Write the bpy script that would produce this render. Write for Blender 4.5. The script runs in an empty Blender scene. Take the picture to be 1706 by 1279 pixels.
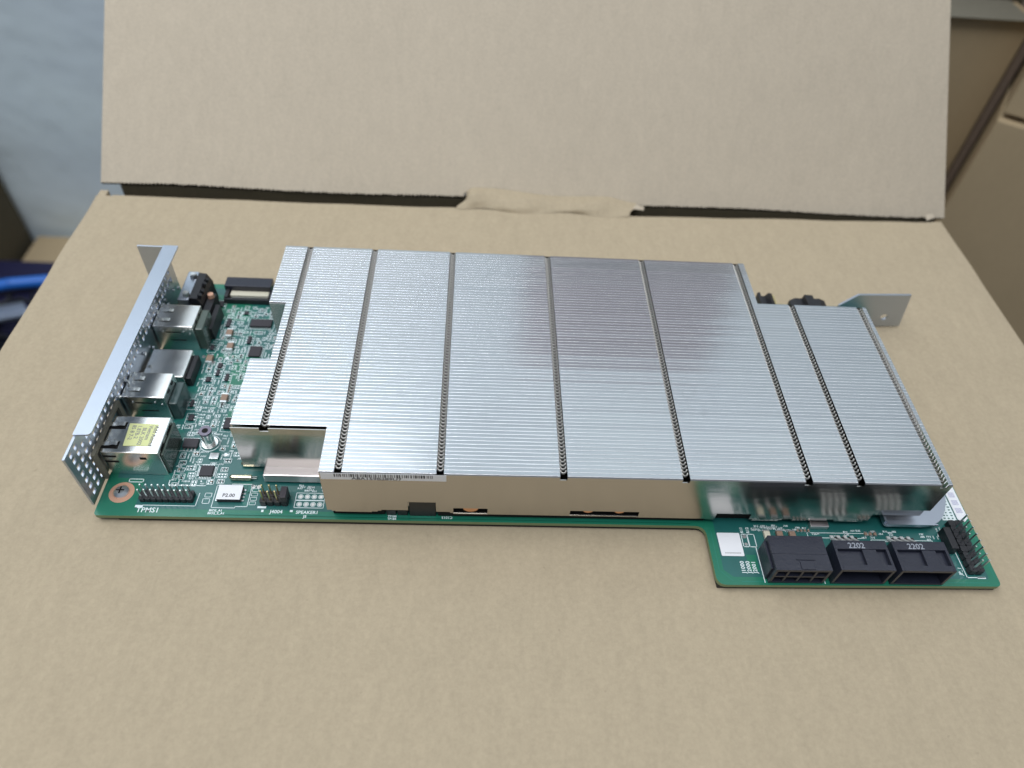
import bpy, bmesh, math, random
from mathutils import Matrix, Vector
random.seed(11)
S = 0.001                      # everything below is written in millimetres
sc = bpy.context.scene
COL = sc.collection

# ---------------------------------------------------------------- camera
cam_d = bpy.data.cameras.new("camera")
cam = bpy.data.objects.new("camera", cam_d); COL.objects.link(cam)
p, r, w = map(math.radians, (41.5524, 5.4241, -5.0216))
R = Matrix.Rotation(w, 3, 'Z') @ Matrix.Rotation(p, 3, 'X') @ Matrix.Rotation(r, 3, 'Z')
cam.matrix_world = Matrix.Translation(Vector((125.6386, -131.4748, 222.0037)) * S) @ R.to_4x4()
cam_d.sensor_width = 36; cam_d.lens = 1212.17 / 1706 * 36
cam_d.clip_start = 0.01; cam_d.clip_end = 50
cam_d.dof.use_dof = True; cam_d.dof.focus_distance = 0.250; cam_d.dof.aperture_fstop = 8.5
sc.camera = cam

# ---------------------------------------------------------------- light
world = bpy.data.worlds.new("World"); sc.world = world; world.use_nodes = True
wn = world.node_tree; wn.nodes.clear()
wo = wn.nodes.new('ShaderNodeOutputWorld'); bg = wn.nodes.new('ShaderNodeBackground')
wn.links.new(bg.outputs[0], wo.inputs[0])
tc = wn.nodes.new('ShaderNodeTexCoord'); sep = wn.nodes.new('ShaderNodeSeparateXYZ')
wn.links.new(tc.outputs['Generated'], sep.inputs[0])
ramp = wn.nodes.new('ShaderNodeValToRGB')
mr = wn.nodes.new('ShaderNodeMapRange'); mr.inputs[1].default_value = -1; mr.inputs[2].default_value = 1
wn.links.new(sep.outputs[2], mr.inputs[0]); wn.links.new(mr.outputs[0], ramp.inputs[0])
el = ramp.color_ramp.elements
el[0].position = 0.45; el[0].color = (0.10, 0.10, 0.10, 1)
el[1].position = 1.0; el[1].color = (0.60, 0.66, 0.75, 1)
e = ramp.color_ramp.elements.new(0.70); e.color = (0.40, 0.48, 0.60, 1)
wn.links.new(ramp.outputs[0], bg.inputs[0]); bg.inputs[1].default_value = 0.58

def area(name, loc, target, sx, sy, power, color):
    l = bpy.data.lights.new(name, 'AREA'); l.shape = 'RECTANGLE'
    l.size = sx * S; l.size_y = sy * S; l.energy = power; l.color = color
    o = bpy.data.objects.new(name, l); COL.objects.link(o)
    loc = Vector(loc) * S; d = Vector(target) * S - loc
    o.matrix_world = Matrix.Translation(loc) @ d.to_track_quat('-Z', 'Y').to_matrix().to_4x4()
    return o
area("ceiling_light", (-430, 120, 1350), (20, 420, 200), 1500, 600, 11.5, (0.95, 0.97, 1.0))
area("ceiling_light", (750, 250, 1350), (700, 640, 400), 1000, 500, 5.0, (1.0, 0.99, 0.97))
area("ceiling_light", (-120, -380, 1300), (120, 60, 0), 1000, 220, 6.8, (1.0, 0.99, 0.97))
area("wall_lamp", (-330, 660, 720), (60, 60, 0), 640, 640, 0.9, (0.88, 0.95, 1.0))
sc.view_settings.view_transform = 'Standard'; sc.view_settings.look = 'None'
sc.view_settings.exposure = -0.10; sc.view_settings.gamma = 1.0
sc.view_settings.use_curve_mapping = False

# ---------------------------------------------------------------- materials
def _n(nt, t, **k):
    n = nt.nodes.new(t)
    for a, b in k.items(): setattr(n, a, b)
    return n
def pbr(name, color, rough=0.5, metal=0.0, noise=0.0, nscale=300.0, bump=0.0, bscale=800.0, rn=0.0, coat=0.0, stretch=None, detail=4.0):
    m = bpy.data.materials.new(name); m.use_nodes = True; nt = m.node_tree
    b = nt.nodes['Principled BSDF']
    b.inputs['Base Color'].default_value = (*color, 1); b.inputs['Roughness'].default_value = rough
    b.inputs['Metallic'].default_value = metal
    if coat: b.inputs['Coat Weight'].default_value = coat; b.inputs['Coat Roughness'].default_value = 0.12
    m.diffuse_color = (*color, 1)
    if noise or bump or rn:
        t = _n(nt, 'ShaderNodeTexCoord'); mp = _n(nt, 'ShaderNodeMapping')
        if stretch: mp.inputs['Scale'].default_value = stretch
        nt.links.new(t.outputs['Object'], mp.inputs[0])
    if noise or rn:
        n = _n(nt, 'ShaderNodeTexNoise'); n.inputs['Scale'].default_value = nscale; n.inputs['Detail'].default_value = detail
        nt.links.new(mp.outputs[0], n.inputs['Vector'])
    if noise:
        mx = _n(nt, 'ShaderNodeMix', data_type='RGBA')
        mx.inputs['A'].default_value = (*[c * (1 - noise) for c in color], 1)
        mx.inputs['B'].default_value = (*[min(1, c * (1 + noise)) for c in color], 1)
        nt.links.new(n.outputs['Fac'], mx.inputs['Factor']); nt.links.new(mx.outputs['Result'], b.inputs['Base Color'])
    if rn:
        mm = _n(nt, 'ShaderNodeMapRange'); mm.inputs[3].default_value = max(0.02, rough - rn); mm.inputs[4].default_value = rough + rn
        nt.links.new(n.outputs['Fac'], mm.inputs[0]); nt.links.new(mm.outputs[0], b.inputs['Roughness'])
    if bump:
        n2 = _n(nt, 'ShaderNodeTexNoise'); n2.inputs['Scale'].default_value = bscale; n2.inputs['Detail'].default_value = 3
        bp = _n(nt, 'ShaderNodeBump'); bp.inputs['Strength'].default_value = bump; bp.inputs['Distance'].default_value = 0.0004
        nt.links.new(mp.outputs[0], n2.inputs['Vector'])
        nt.links.new(n2.outputs['Fac'], bp.inputs['Height']); nt.links.new(bp.outputs[0], b.inputs['Normal'])
    return m

def kraft(name, color, mottle=0.10, fine=0.10, dark_spots=True):
    """paper board: large soft mottling, fine vertical fibres, sparse dark specks, faint flute ripple"""
    m = bpy.data.materials.new(name); m.use_nodes = True; nt = m.node_tree
    b = nt.nodes['Principled BSDF']; b.inputs['Roughness'].default_value = 0.85
    b.inputs['Specular IOR Level'].default_value = 0.25
    t = _n(nt, 'ShaderNodeTexCoord')
    def noise(scale, detail, st=(1, 1, 1), rough=0.55):
        mp = _n(nt, 'ShaderNodeMapping'); mp.inputs['Scale'].default_value = st
        n = _n(nt, 'ShaderNodeTexNoise'); n.inputs['Scale'].default_value = scale
        n.inputs['Detail'].default_value = detail; n.inputs['Roughness'].default_value = rough
        nt.links.new(t.outputs['Object'], mp.inputs[0]); nt.links.new(mp.outputs[0], n.inputs['Vector']); return n.outputs['Fac']
    def madd(a, k, c):
        q = _n(nt, 'ShaderNodeMath', operation='MULTIPLY_ADD'); nt.links.new(a, q.inputs[0])
        q.inputs[1].default_value = k
        if isinstance(c, float): q.inputs[2].default_value = c
        else: nt.links.new(c, q.inputs[2])
        return q.outputs[0]
    f = madd(noise(14, 3), mottle * 1.4, 1.0 - mottle * 1.2)
    f = madd(noise(260, 4, (1.0, 0.33, 0.33), 0.65), fine * 0.9, f)
    f = madd(noise(700, 4, rough=0.7), fine * 1.6, f)
    f = madd(noise(75, 5, (1.0, 0.7, 1), 0.7), fine * 0.2, f)
    sub = _n(nt, 'ShaderNodeMath', operation='SUBTRACT'); nt.links.new(f, sub.inputs[0]); sub.inputs[1].default_value = fine * 1.25
    f = sub.outputs[0]
    if dark_spots:
        sp = noise(420, 1)
        mrr = _n(nt, 'ShaderNodeMapRange'); mrr.inputs[1].default_value = 0.77; mrr.inputs[2].default_value = 0.85
        mrr.inputs[3].default_value = 0.0; mrr.inputs[4].default_value = 0.14
        nt.links.new(sp, mrr.inputs[0])
        s2 = _n(nt, 'ShaderNodeMath', operation='SUBTRACT'); nt.links.new(f, s2.inputs[0]); nt.links.new(mrr.outputs[0], s2.inputs[1]); f = s2.outputs[0]
    vm = _n(nt, 'ShaderNodeVectorMath', operation='SCALE'); vm.inputs[0].default_value = color
    nt.links.new(f, vm.inputs['Scale']); nt.links.new(vm.outputs[0], b.inputs['Base Color'])
    bp = _n(nt, 'ShaderNodeBump'); bp.inputs['Strength'].default_value = 0.35; bp.inputs['Distance'].default_value = 0.0003
    nt.links.new(noise(700, 3), bp.inputs['Height'])
    wv = _n(nt, 'ShaderNodeTexWave'); wv.inputs['Scale'].default_value = 24; wv.inputs['Distortion'].default_value = 0.6
    nt.links.new(t.outputs['Object'], wv.inputs['Vector'])
    bp2 = _n(nt, 'ShaderNodeBump'); bp2.inputs['Strength'].default_value = 0.03; bp2.inputs['Distance'].default_value = 0.0003
    nt.links.new(wv.outputs['Fac'], bp2.inputs['Height']); nt.links.new(bp.outputs[0], bp2.inputs['Normal'])
    nt.links.new(bp2.outputs[0], b.inputs['Normal'])
    return m

M = {}
M['kraft'] = kraft('kraft_board', (0.410, 0.342, 0.240), 0.045, 0.22)
M['flap'] = kraft('pale_board', (0.505, 0.440, 0.345), 0.07, 0.20)
M['kraft2'] = kraft('kraft_board_dull', (0.46, 0.36, 0.225))
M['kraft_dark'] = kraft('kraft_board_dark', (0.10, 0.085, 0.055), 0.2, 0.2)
M['flute'] = pbr('corrugated_edge', (0.10, 0.08, 0.05), 0.9)
M['mask'] = pbr('solder_mask', (0.012, 0.165, 0.10), 0.32, noise=0.08, nscale=60, coat=0.35)
M['pour'] = pbr('solder_mask_over_copper', (0.014, 0.118, 0.110), 0.34, noise=0.22, nscale=90, coat=0.6)
M['trace'] = pbr('solder_mask_trace', (0.016, 0.20, 0.15), 0.3, coat=0.3)
M['edge'] = pbr('board_edge', (0.20, 0.26, 0.13), 0.6)
M['silk'] = pbr('silkscreen_ink', (0.74, 0.84, 0.86), 0.6)
M['tin'] = pbr('solder_tin', (0.78, 0.80, 0.80), 0.28, 1.0)
M['leads'] = pbr('matte_tin', (0.72, 0.74, 0.74), 0.45, 0.35)
M['gold'] = pbr('gold_pin', (0.80, 0.66, 0.36), 0.3, 1.0)
M['copper'] = pbr('copper', (0.85, 0.48, 0.30), 0.25, 1.0)
M['ring'] = pbr('bare_copper_ring', (0.62, 0.36, 0.25), 0.45, 0.3)
M['black'] = pbr('black_plastic', (0.013, 0.014, 0.018), 0.42, noise=0.2, nscale=500, bump=0.15, bscale=1500)
M['slate'] = pbr('slate_plastic', (0.019, 0.022, 0.036), 0.32, noise=0.15, nscale=400, bump=0.2, bscale=1200, rn=0.08)
M['chip'] = pbr('chip_resin', (0.030, 0.026, 0.034), 0.5)
M['cap'] = pbr('ceramic_brown', (0.28, 0.19, 0.14), 0.5)
M['ceram'] = pbr('ceramic_black', (0.02, 0.02, 0.02), 0.4)
M['white'] = pbr('white_sticker', (0.78, 0.80, 0.84), 0.5)
M['cream'] = pbr('cream_insert', (0.62, 0.60, 0.48), 0.5)
M['yellow'] = pbr('yellow_sticker', (0.66, 0.70, 0.34), 0.6)
M['ink'] = pbr('print_ink', (0.02, 0.02, 0.03), 0.6)
M['greyink'] = pbr('grey_ink', (0.25, 0.26, 0.25), 0.6)
M['ivory'] = pbr('crystal_can', (0.84, 0.80, 0.60), 0.22, 1.0)
M['shell'] = pbr('jack_shell', (0.88, 0.88, 0.86), 0.24, 1.0, rn=0.08, nscale=200, bump=0.05, bscale=250)
M['steel'] = pbr('bracket_steel', (0.48, 0.53, 0.61), 0.38, 1.0, rn=0.06, nscale=120)
M['block'] = pbr('base_block_metal', (0.72, 0.67, 0.67), 0.38, 1.0, rn=0.1, nscale=200)
M['foam'] = pbr('conductive_foam', (0.20, 0.19, 0.15), 0.8, noise=0.15)
M['face'] = pbr('fin_face_nickel', (0.52, 0.50, 0.47), 0.215, 1.0, rn=0.06, nscale=40, bump=0.2, bscale=45, stretch=(1, 1, 5))
M['under'] = pbr('insulating_sheet', (0.010, 0.010, 0.012), 0.6)
M['wall'] = pbr('painted_wall', (0.72, 0.83, 0.96), 0.55, noise=0.18, nscale=6, bump=1.0, bscale=7)
for nd in M['wall'].node_tree.nodes:
    if nd.bl_idname == 'ShaderNodeBump': nd.inputs['Distance'].default_value = 0.008
M['floor'] = pbr('dark_floor', (0.06, 0.06, 0.055), 0.7, noise=0.3, nscale=10)
M['navy'] = pbr('navy_plastic', (0.012, 0.012, 0.05), 0.5)
M['blue'] = pbr('blue_tube', (0.02, 0.16, 0.62), 0.4)
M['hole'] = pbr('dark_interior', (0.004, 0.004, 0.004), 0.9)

def fin_metal():
    """brushed nickel of the fin tops, streaked along x, with two grimy smudges"""
    m = bpy.data.materials.new('fin_top_nickel'); m.use_nodes = True; nt = m.node_tree
    b = nt.nodes['Principled BSDF']; b.inputs['Metallic'].default_value = 1.0
    t = _n(nt, 'ShaderNodeTexCoord')
    mp = _n(nt, 'ShaderNodeMapping'); mp.inputs['Scale'].default_value = (5, 260, 1)
    n = _n(nt, 'ShaderNodeTexNoise'); n.inputs['Scale'].default_value = 1.0; n.inputs['Detail'].default_value = 3
    nt.links.new(t.outputs['Object'], mp.inputs[0]); nt.links.new(mp.outputs[0], n.inputs['Vector'])
    mm = _n(nt, 'ShaderNodeMapRange'); mm.inputs[3].default_value = 0.10; mm.inputs[4].default_value = 0.19
    nt.links.new(n.outputs['Fac'], mm.inputs[0]); nt.links.new(mm.outputs[0], b.inputs['Roughness'])
    n3 = _n(nt, 'ShaderNodeTexNoise'); n3.inputs['Scale'].default_value = 260; n3.inputs['Detail'].default_value = 5
    nt.links.new(t.outputs['Object'], n3.inputs['Vector'])
    fac = None
    for (cx, cy, rad) in ((131, 24, 12), (205, 33, 14), (152, 70, 5)):
        sb = _n(nt, 'ShaderNodeVectorMath', operation='DISTANCE'); nt.links.new(t.outputs['Object'], sb.inputs[0])
        sb.inputs[1].default_value = (cx * S, cy * S, 27 * S)
        q = _n(nt, 'ShaderNodeMapRange', interpolation_type='SMOOTHSTEP'); q.inputs[1].default_value = 0.2 * rad * S; q.inputs[2].default_value = rad * S
        q.inputs[3].default_value = 1.0; q.inputs[4].default_value = 0.0
        nt.links.new(sb.outputs['Value'], q.inputs[0])
        if fac is None: fac = q.outputs[0]
        else:
            a = _n(nt, 'ShaderNodeMath', operation='MAXIMUM'); nt.links.new(fac, a.inputs[0]); nt.links.new(q.outputs[0], a.inputs[1]); fac = a.outputs[0]
    th = _n(nt, 'ShaderNodeMapRange'); th.inputs[1].default_value = 0.48; th.inputs[2].default_value = 0.62
    nt.links.new(n3.outputs['Fac'], th.inputs[0])
    mu = _n(nt, 'ShaderNodeMath', operation='MULTIPLY'); nt.links.new(fac, mu.inputs[0]); nt.links.new(th.outputs[0], mu.inputs[1])
    m5 = _n(nt, 'ShaderNodeMath', operation='MULTIPLY'); nt.links.new(mu.outputs[0], m5.inputs[0]); m5.inputs[1].default_value = 0.22
    mx = _n(nt, 'ShaderNodeMix', data_type='RGBA'); mx.inputs['A'].default_value = (0.60, 0.615, 0.64, 1); mx.inputs['B'].default_value = (0.40, 0.40, 0.43, 1)
    nt.links.new(m5.outputs[0], mx.inputs['Factor']); nt.links.new(mx.outputs['Result'], b.inputs['Base Color'])
    return m
M['fin'] = fin_metal()
M['tongue'] = pbr('notch_tongue_nickel', (0.33, 0.325, 0.31), 0.30, 1.0)

# ---------------------------------------------------------------- mesh helpers
class MB:
    """collects shapes in millimetres; build() links them as ONE mesh object"""
    def __init__(self): self.v = []; self.f = []; self.m = []; self.sm = []
    def add(self, vs, fs, mi=0, smooth=False):
        o = len(self.v); self.v += [tuple(x) for x in vs]
        for f in fs: self.f.append([i + o for i in f]); self.m.append(mi); self.sm.append(smooth)
        return self
    def box(self, x0, y0, z0, x1, y1, z1, mi=0, bv=0.0):
        if bv <= 0:
            vs = [(x, y, z) for z in (z0, z1) for y in (y0, y1) for x in (x0, x1)]
            fs = [(0, 2, 3, 1), (4, 5, 7, 6), (0, 1, 5, 4), (2, 6, 7, 3), (0, 4, 6, 2), (1, 3, 7, 5)]
            return self.add(vs, fs, mi)
        bm = bmesh.new(); bmesh.ops.create_cube(bm, size=1)
        for v in bm.verts: v.co = Vector(((x0 + x1) / 2 + v.co.x * (x1 - x0), (y0 + y1) / 2 + v.co.y * (y1 - y0), (z0 + z1) / 2 + v.co.z * (z1 - z0)))
        bmesh.ops.bevel(bm, geom=bm.edges[:], offset=bv, segments=2, profile=0.6, affect='EDGES')
        self._bm(bm, mi); return self
    def _bm(self, bm, mi, smooth=False):
        bm.verts.ensure_lookup_table(); bm.verts.index_update()
        self.add([v.co.copy() for v in bm.verts], [[v.index for v in f.verts] for f in bm.faces], mi, smooth); bm.free()
    def cyl(self, a, b, r0, r1=None, n=20, mi=0, caps=True, smooth=True):
        a, b = Vector(a), Vector(b); r1 = r0 if r1 is None else r1
        d = (b - a).normalized(); u = d.orthogonal().normalized(); q = d.cross(u)
        vs = [];
        for c, rr in ((a, r0), (b, r1)):
            for i in range(n):
                t = 2 * math.pi * i / n; vs.append(c + (u * math.cos(t) + q * math.sin(t)) * rr)
        self.add(vs, [(i, (i + 1) % n, n + (i + 1) % n, n + i) for i in range(n)], mi, smooth)
        if caps:
            self.add(vs[:n], [list(range(n))[::-1]], mi); self.add(vs[n:], [list(range(n))], mi)
        return self
    def ring(self, cx, cy, z, r0, r1, n=28, mi=0):
        vs = [(cx + rr * math.cos(2 * math.pi * i / n), cy + rr * math.sin(2 * math.pi * i / n), z) for rr in (r0, r1) for i in range(n)]
        return self.add(vs, [(i, n + i, n + (i + 1) % n, (i + 1) % n) for i in range(n)], mi)
    def disc(self, cx, cy, z, r, n=14, mi=0):
        return self.add([(cx + r * math.cos(2 * math.pi * i / n), cy + r * math.sin(2 * math.pi * i / n), z) for i in range(n)], [list(range(n))], mi)
    def rect(self, x0, y0, x1, y1, z, mi=0):
        return self.add([(x0, y0, z), (x1, y0, z), (x1, y1, z), (x0, y1, z)], [(0, 1, 2, 3)], mi)
    def line(self, pts, wd, z, mi=0):
        for (x0, y0), (x1, y1) in zip(pts, pts[1:]):
            L = math.hypot(x1 - x0, y1 - y0) or 1; nx, ny = -(y1 - y0) / L * wd / 2, (x1 - x0) / L * wd / 2
            ex, ey = (x1 - x0) / L * wd / 2, (y1 - y0) / L * wd / 2
            self.add([(x0 + nx - ex, y0 + ny - ey, z), (x0 - nx - ex, y0 - ny - ey, z), (x1 - nx + ex, y1 - ny + ey, z), (x1 + nx + ex, y1 + ny + ey, z)], [(0, 1, 2, 3)], mi)
        return self
    def prism(self, pts, axis, a, b, mi=0, smi=None):
        """polygon pts (2D) pushed along axis from a to b"""
        def P(q, t):
            return {'z': (q[0], q[1], t), 'y': (q[0], t, q[1]), 'x': (t, q[0], q[1])}[axis]
        n = len(pts); vs = [P(q, a) for q in pts] + [P(q, b) for q in pts]
        self.add(vs, [list(range(n))[::-1], list(range(n, 2 * n))], mi)
        self.add(vs, [(i, (i + 1) % n, n + (i + 1) % n, n + i) for i in range(n)], mi if smi is None else smi)
        return self
    def text(self, s, mat, size, mi=0, align='LEFT'):
        """lettering; mat places the xy text plane (mm)"""
        cu = bpy.data.curves.new('lettering', 'FONT'); cu.body = s; cu.size = size; cu.align_x = align; cu.resolution_u = 2; cu.offset = 0.035
        o = bpy.data.objects.new('lettering', cu); me = bpy.data.meshes.new_from_object(o)
        self.add([mat @ v.co for v in me.vertices], [list(q.vertices) for q in me.polygons], mi)
        bpy.data.objects.remove(o); bpy.data.curves.remove(cu); bpy.data.meshes.remove(me)
        return self
    def build(self, name, mats, parent=None, origin=(0, 0, 0), label=None, loose=False):
        me = bpy.data.meshes.new(name); O = Vector(origin)
        me.from_pydata([(Vector(v) - O) * S for v in self.v], [], self.f)
        if not isinstance(mats, (list, tuple)): mats = [mats]
        for mm in mats: me.materials.append(mm)
        me.polygons.foreach_set('material_index', self.m); me.polygons.foreach_set('use_smooth', self.sm)
        if not loose:
            bm = bmesh.new(); bm.from_mesh(me); bmesh.ops.recalc_face_normals(bm, faces=bm.faces); bm.to_mesh(me); bm.free()
        me.update()
        o = bpy.data.objects.new(name, me); COL.objects.link(o)
        place(o, parent, O)
        if label: o['label'] = label
        return o
def place(o, parent, O):
    pw = Vector(parent['_w']) if parent else Vector((0, 0, 0))
    o['_w'] = tuple(O); o.location = (Vector(O) - pw) * S
    if parent: o.parent = parent
def thing(name, label, cat, loc, group=None):
    o = bpy.data.objects.new(name, None); COL.objects.link(o); o.empty_display_size = 0.02
    place(o, None, Vector(loc)); o['label'] = label; o['category'] = cat
    if group: o['group'] = group
    return o
def tag(o, label, cat, group=None):
    o['label'] = label; o['category'] = cat
    if group: o['group'] = group
    return o
def T(x, y, z, rz=0.0): return Matrix.Translation((x, y, z)) @ Matrix.Rotation(math.radians(rz), 4, 'Z')

# ================================================================ SETTING
TZ = -3.6          # the carton's top
f = MB().rect(-3000, -2500, 3000, 3000, -450).build('floor', M['floor']); f['kind'] = 'structure'
wl = MB()
wl.box(-2500, 700, -450, 2500, 760, 1100)
wl_o = wl.build('wall', M['wall']); tag(wl_o, 'blue grey painted wall with shallow dents standing behind the cartons', 'wall')

# ---- big carton carrying the board
carton = thing('cardboard_box', 'large tan cardboard carton whose top carries the circuit board, pale flap raised behind', 'cardboard box', (158, -20, TZ - 430))
XL, XR_, YB, YF_ = -66, 382.5, 193, -330
mb = MB()
bm = bmesh.new()                       # the top panel, softly uneven
nx, ny = 60, 60
g = [[None] * (ny + 1) for _ in range(nx + 1)]
def edge_y(x):
    P_ = [(-66, 188.2), (-40, 188.4), (54, 189.6), (110, 190.5), (218, 190.3), (257, 191.5), (324, 194), (372, 196), (383, 197.4)]
    for (a, b), (c, d) in zip(P_, P_[1:]):
        if x <= c: return b + (d - b) * max(0, (x - a)) / (c - a)
    return 197.4
def jit(t, s): return 0.35 * math.sin(t * 0.11 + s) + 0.25 * math.sin(t * 0.043 + 2 * s) + 0.12 * math.sin(t * 0.61 + s)
for i in range(nx + 1):
    for j in range(ny + 1):
        x = XL + (XR_ - XL) * i / nx; y = YF_ + (YB - YF_) * j / ny
        if j == ny: y += edge_y(x) - YB + jit(x, 1.0) * 0.7
        if i == 0: x += jit(y, 2.0)
        if i == nx: x += jit(y, 3.0)
        z = TZ + 0.05 * math.sin(x * 0.05) * math.sin(y * 0.04)
        if i in (0, nx) or j in (0, ny): z -= 0.9
        g[i][j] = bm.verts.new((x, y, z))
for i in range(nx):
    for j in range(ny): bm.faces.new((g[i][j], g[i + 1][j], g[i + 1][j + 1], g[i][j + 1]))
mb._bm(bm, 0, True)
mb.build('top_panel', M['kraft'], carton, loose=True)
zt, zb = TZ - 1.0, TZ - 430
for nm_, q in (('side_panel', (XL, YF_, zb, XL + 4, YB, zt)), ('side_panel', (XR_ - 4, YF_, zb, XR_, YB, zt)),
               ('front_panel', (XL + 4, YF_, zb, XR_ - 4, YF_ + 4, zt)), ('back_panel', (XL + 6, YB - 5, zb, XR_ - 6, YB - 1, zt - 2))):
    MB().box(*q).build(nm_, M['kraft'], carton)
# the raised flap, slightly warped, with a ragged lower edge
L0, R0 = Vector((-68.8, 201.2, -5)), Vector((386.8, 202.0, -5))
dL, dR = Vector((0.0, 69, 63)), Vector((-17, 63, 90))
N = 460; K = 14; mb = MB(); vs = []; th = Vector((0, 2.6, -2.6))
for k in range(K + 1):
    t = (k / K) * 1.9 - 0.008 * (k == 0)
    for i in range(N + 1):
        u = i / N; P0 = L0.lerp(R0, u)
        d = dL.lerp(dR, u)
        q = P0 + d * t
        if k == 0: q += d.normalized() * (0.55 * (i % 2) + 0.5 * random.random() * (u > 0.05)) + d.normalized() * 0.5 * math.sin(u * 19)
        if k == 0 and 0.555 > u > 0.415: q += d.normalized() * 2.0
        vs.append(q)
nv = len(vs)
vs2 = [v + th for v in vs]
fs = []
for k in range(K):
    for i in range(N):
        a = k * (N + 1) + i; fs.append((a, a + 1, a + N + 2, a + N + 1))
mb.add(vs + vs2, fs + [[x + nv for x in q][::-1] for q in fs], 0)
mb.add(vs + vs2, [(i, i + nv, i + 1 + nv, i + 1) for i in range(N)], 1)
for c in (0, N):
    mb.add(vs + vs2, [(k * (N + 1) + c, (k + 1) * (N + 1) + c, (k + 1) * (N + 1) + c + nv, k * (N + 1) + c + nv) for k in range(K)], 0)
flap = mb.build('flap', [M['flap'], M['flute']], carton, label='pale raised rear flap with ragged lower edge')
# inner flap, its board coloured dark for the shade in gap and flutes
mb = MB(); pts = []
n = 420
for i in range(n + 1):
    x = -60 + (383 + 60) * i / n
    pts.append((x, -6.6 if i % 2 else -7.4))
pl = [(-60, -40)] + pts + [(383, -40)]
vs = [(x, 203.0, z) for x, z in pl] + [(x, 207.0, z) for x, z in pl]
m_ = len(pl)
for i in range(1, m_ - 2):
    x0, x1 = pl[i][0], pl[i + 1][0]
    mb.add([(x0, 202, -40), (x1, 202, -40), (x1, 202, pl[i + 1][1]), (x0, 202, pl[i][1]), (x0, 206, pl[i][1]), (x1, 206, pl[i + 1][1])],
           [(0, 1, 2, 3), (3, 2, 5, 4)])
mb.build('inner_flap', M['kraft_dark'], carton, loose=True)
# the torn, crumpled paper liner joining flap and top
mb = MB(); n = 44; rows = 9; vs = []
rnd = random.Random(4)
for i in range(n + 1):
    u = i / n; x = 119 + (210 - 119) * u
    for k in range(rows + 1):
        t = k / rows
        base = L0.lerp(R0, (x - L0.x) / (R0.x - L0.x)); d = dL.lerp(dR, (x - L0.x) / (R0.x - L0.x)).normalized()
        up = (5.0 - 2.8 * u + 0.8 * math.sin(u * 9)) * min(1, 0.25 + u * 14, 0.3 + (1 - u) * 6)
        top = base + d * up + Vector((0, -0.25, 0.2))
        bot = Vector((x, edge_y(x) - 1.6 + 0.8 * math.sin(u * 14), TZ - 0.15))
        q = top.lerp(bot, t)
        bulge = math.sin(math.pi * t) ** 0.8 * (2.7 - 1.1 * u + 0.9 * math.sin(u * 17 + t * 3)) * (1 if u > 0.03 else 0.4)
        q += Vector((0, -bulge, bulge * 0.75))
        q += Vector((0, -0.5, 0.5)) * (math.sin(u * 31 + t * 7) * math.sin(u * 13 - t * 9) * math.sin(math.pi * t))
        q.x += 3.0 * math.sin(t * 4 + 1) * (1 if i in (0, n) else 0)
        if t > 0.55: q += Vector((0, 2.2 * (t - 0.55) * math.sin(u * 12), -0.3))
        vs.append(q)
fs = [(i * (rows + 1) + k, (i + 1) * (rows + 1) + k, (i + 1) * (rows + 1) + k + 1, i * (rows + 1) + k + 1) for i in range(n) for k in range(rows)]
nf = len(fs); base_i = len(mb.v)
mb.v += [tuple(v) for v in vs]
for q_, f_ in enumerate(fs): mb.f.append(list(f_)); mb.m.append(0 if (q_ % rows) < 4 else 1); mb.sm.append(True)
mb.build('torn_liner', [M['kraft'], M['kraft']], carton, loose=True, label='torn crumpled paper hinge at the middle of the rear edge')
# small loose fibres at the ends of the tear and at the right corner
for (x, y, z, sx, sy, a) in ((213, 194.5, -2.6, 6, 2.0, -20), (376, 198.5, -3, 6, 3, 15)):
    mt = T(x, y, z, a); mb = MB()
    mb.add([mt @ Vector((-sx / 2, -sy / 2, -0.6)), mt @ Vector((sx / 2, -sy / 2 * 0.4, -0.2)), mt @ Vector((sx / 2 * 0.8, sy / 2, 1.2)), mt @ Vector((-sx / 2 * 0.7, sy / 2, 0.9))], [(0, 1, 2, 3)])
    mb.build('paper_scrap', M['flap'], carton, loose=True)

# ---- other cartons and clutter around
def carton_box(name, x0, y0, z0, x1, y1, z1, mat, label, cat='cardboard box', group='cartons stacked at the right', turn=0):
    t = thing(name, label, cat, (x0, y0, z0), group); t.rotation_euler.z = math.radians(turn)
    MB().box(x0, y0, z0, x1, y1, z1, 0, 1.5).build('body', mat, t)
    MB().box(x0 + 6, (y0 + y1) / 2 - 24, z1 + 0.1, x1 - 6, (y0 + y1) / 2 + 24, z1 + 0.25).build('packing_tape', M['foam'], t)
    return t
MB().box(200, 680, 440, 500, 699, 660).build('reflection_panel', pbr('mauve_panel', (0.40, 0.38, 0.42), 0.6))  # unseen panel, added only for the soft dark reflection on the heatsink
tag(bpy.data.objects['reflection_panel'], 'dull mauve panel added out of view to darken the heatsink reflection', 'panel')
carton_box('cardboard_box', 537, 400, -450, 860, 560, -47, M['kraft2'], 'dull brown carton at the right, lower one of the nearer stack', turn=-33)
carton_box('cardboard_box', 540, 403, -43, 860, 560, 260, M['kraft2'], 'dull brown carton at the far right edge, resting on another carton', turn=-33)
carton_box('cardboard_box', 300, 452, -450, 560, 484, 11, M['kraft2'], 'shaded brown carton with a pale top edge, just right of the raised flap')
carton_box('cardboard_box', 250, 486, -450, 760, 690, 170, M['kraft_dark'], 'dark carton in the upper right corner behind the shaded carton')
MB().box(564, 456, -450, 572, 484, 140, 0, 0.8).build('wooden_slat', pbr('dull_wood', (0.28, 0.22, 0.18), 0.7, noise=0.2))
tag(bpy.data.objects['wooden_slat'], 'narrow brown slat standing in the gap between two carton stacks', 'slat')
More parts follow.
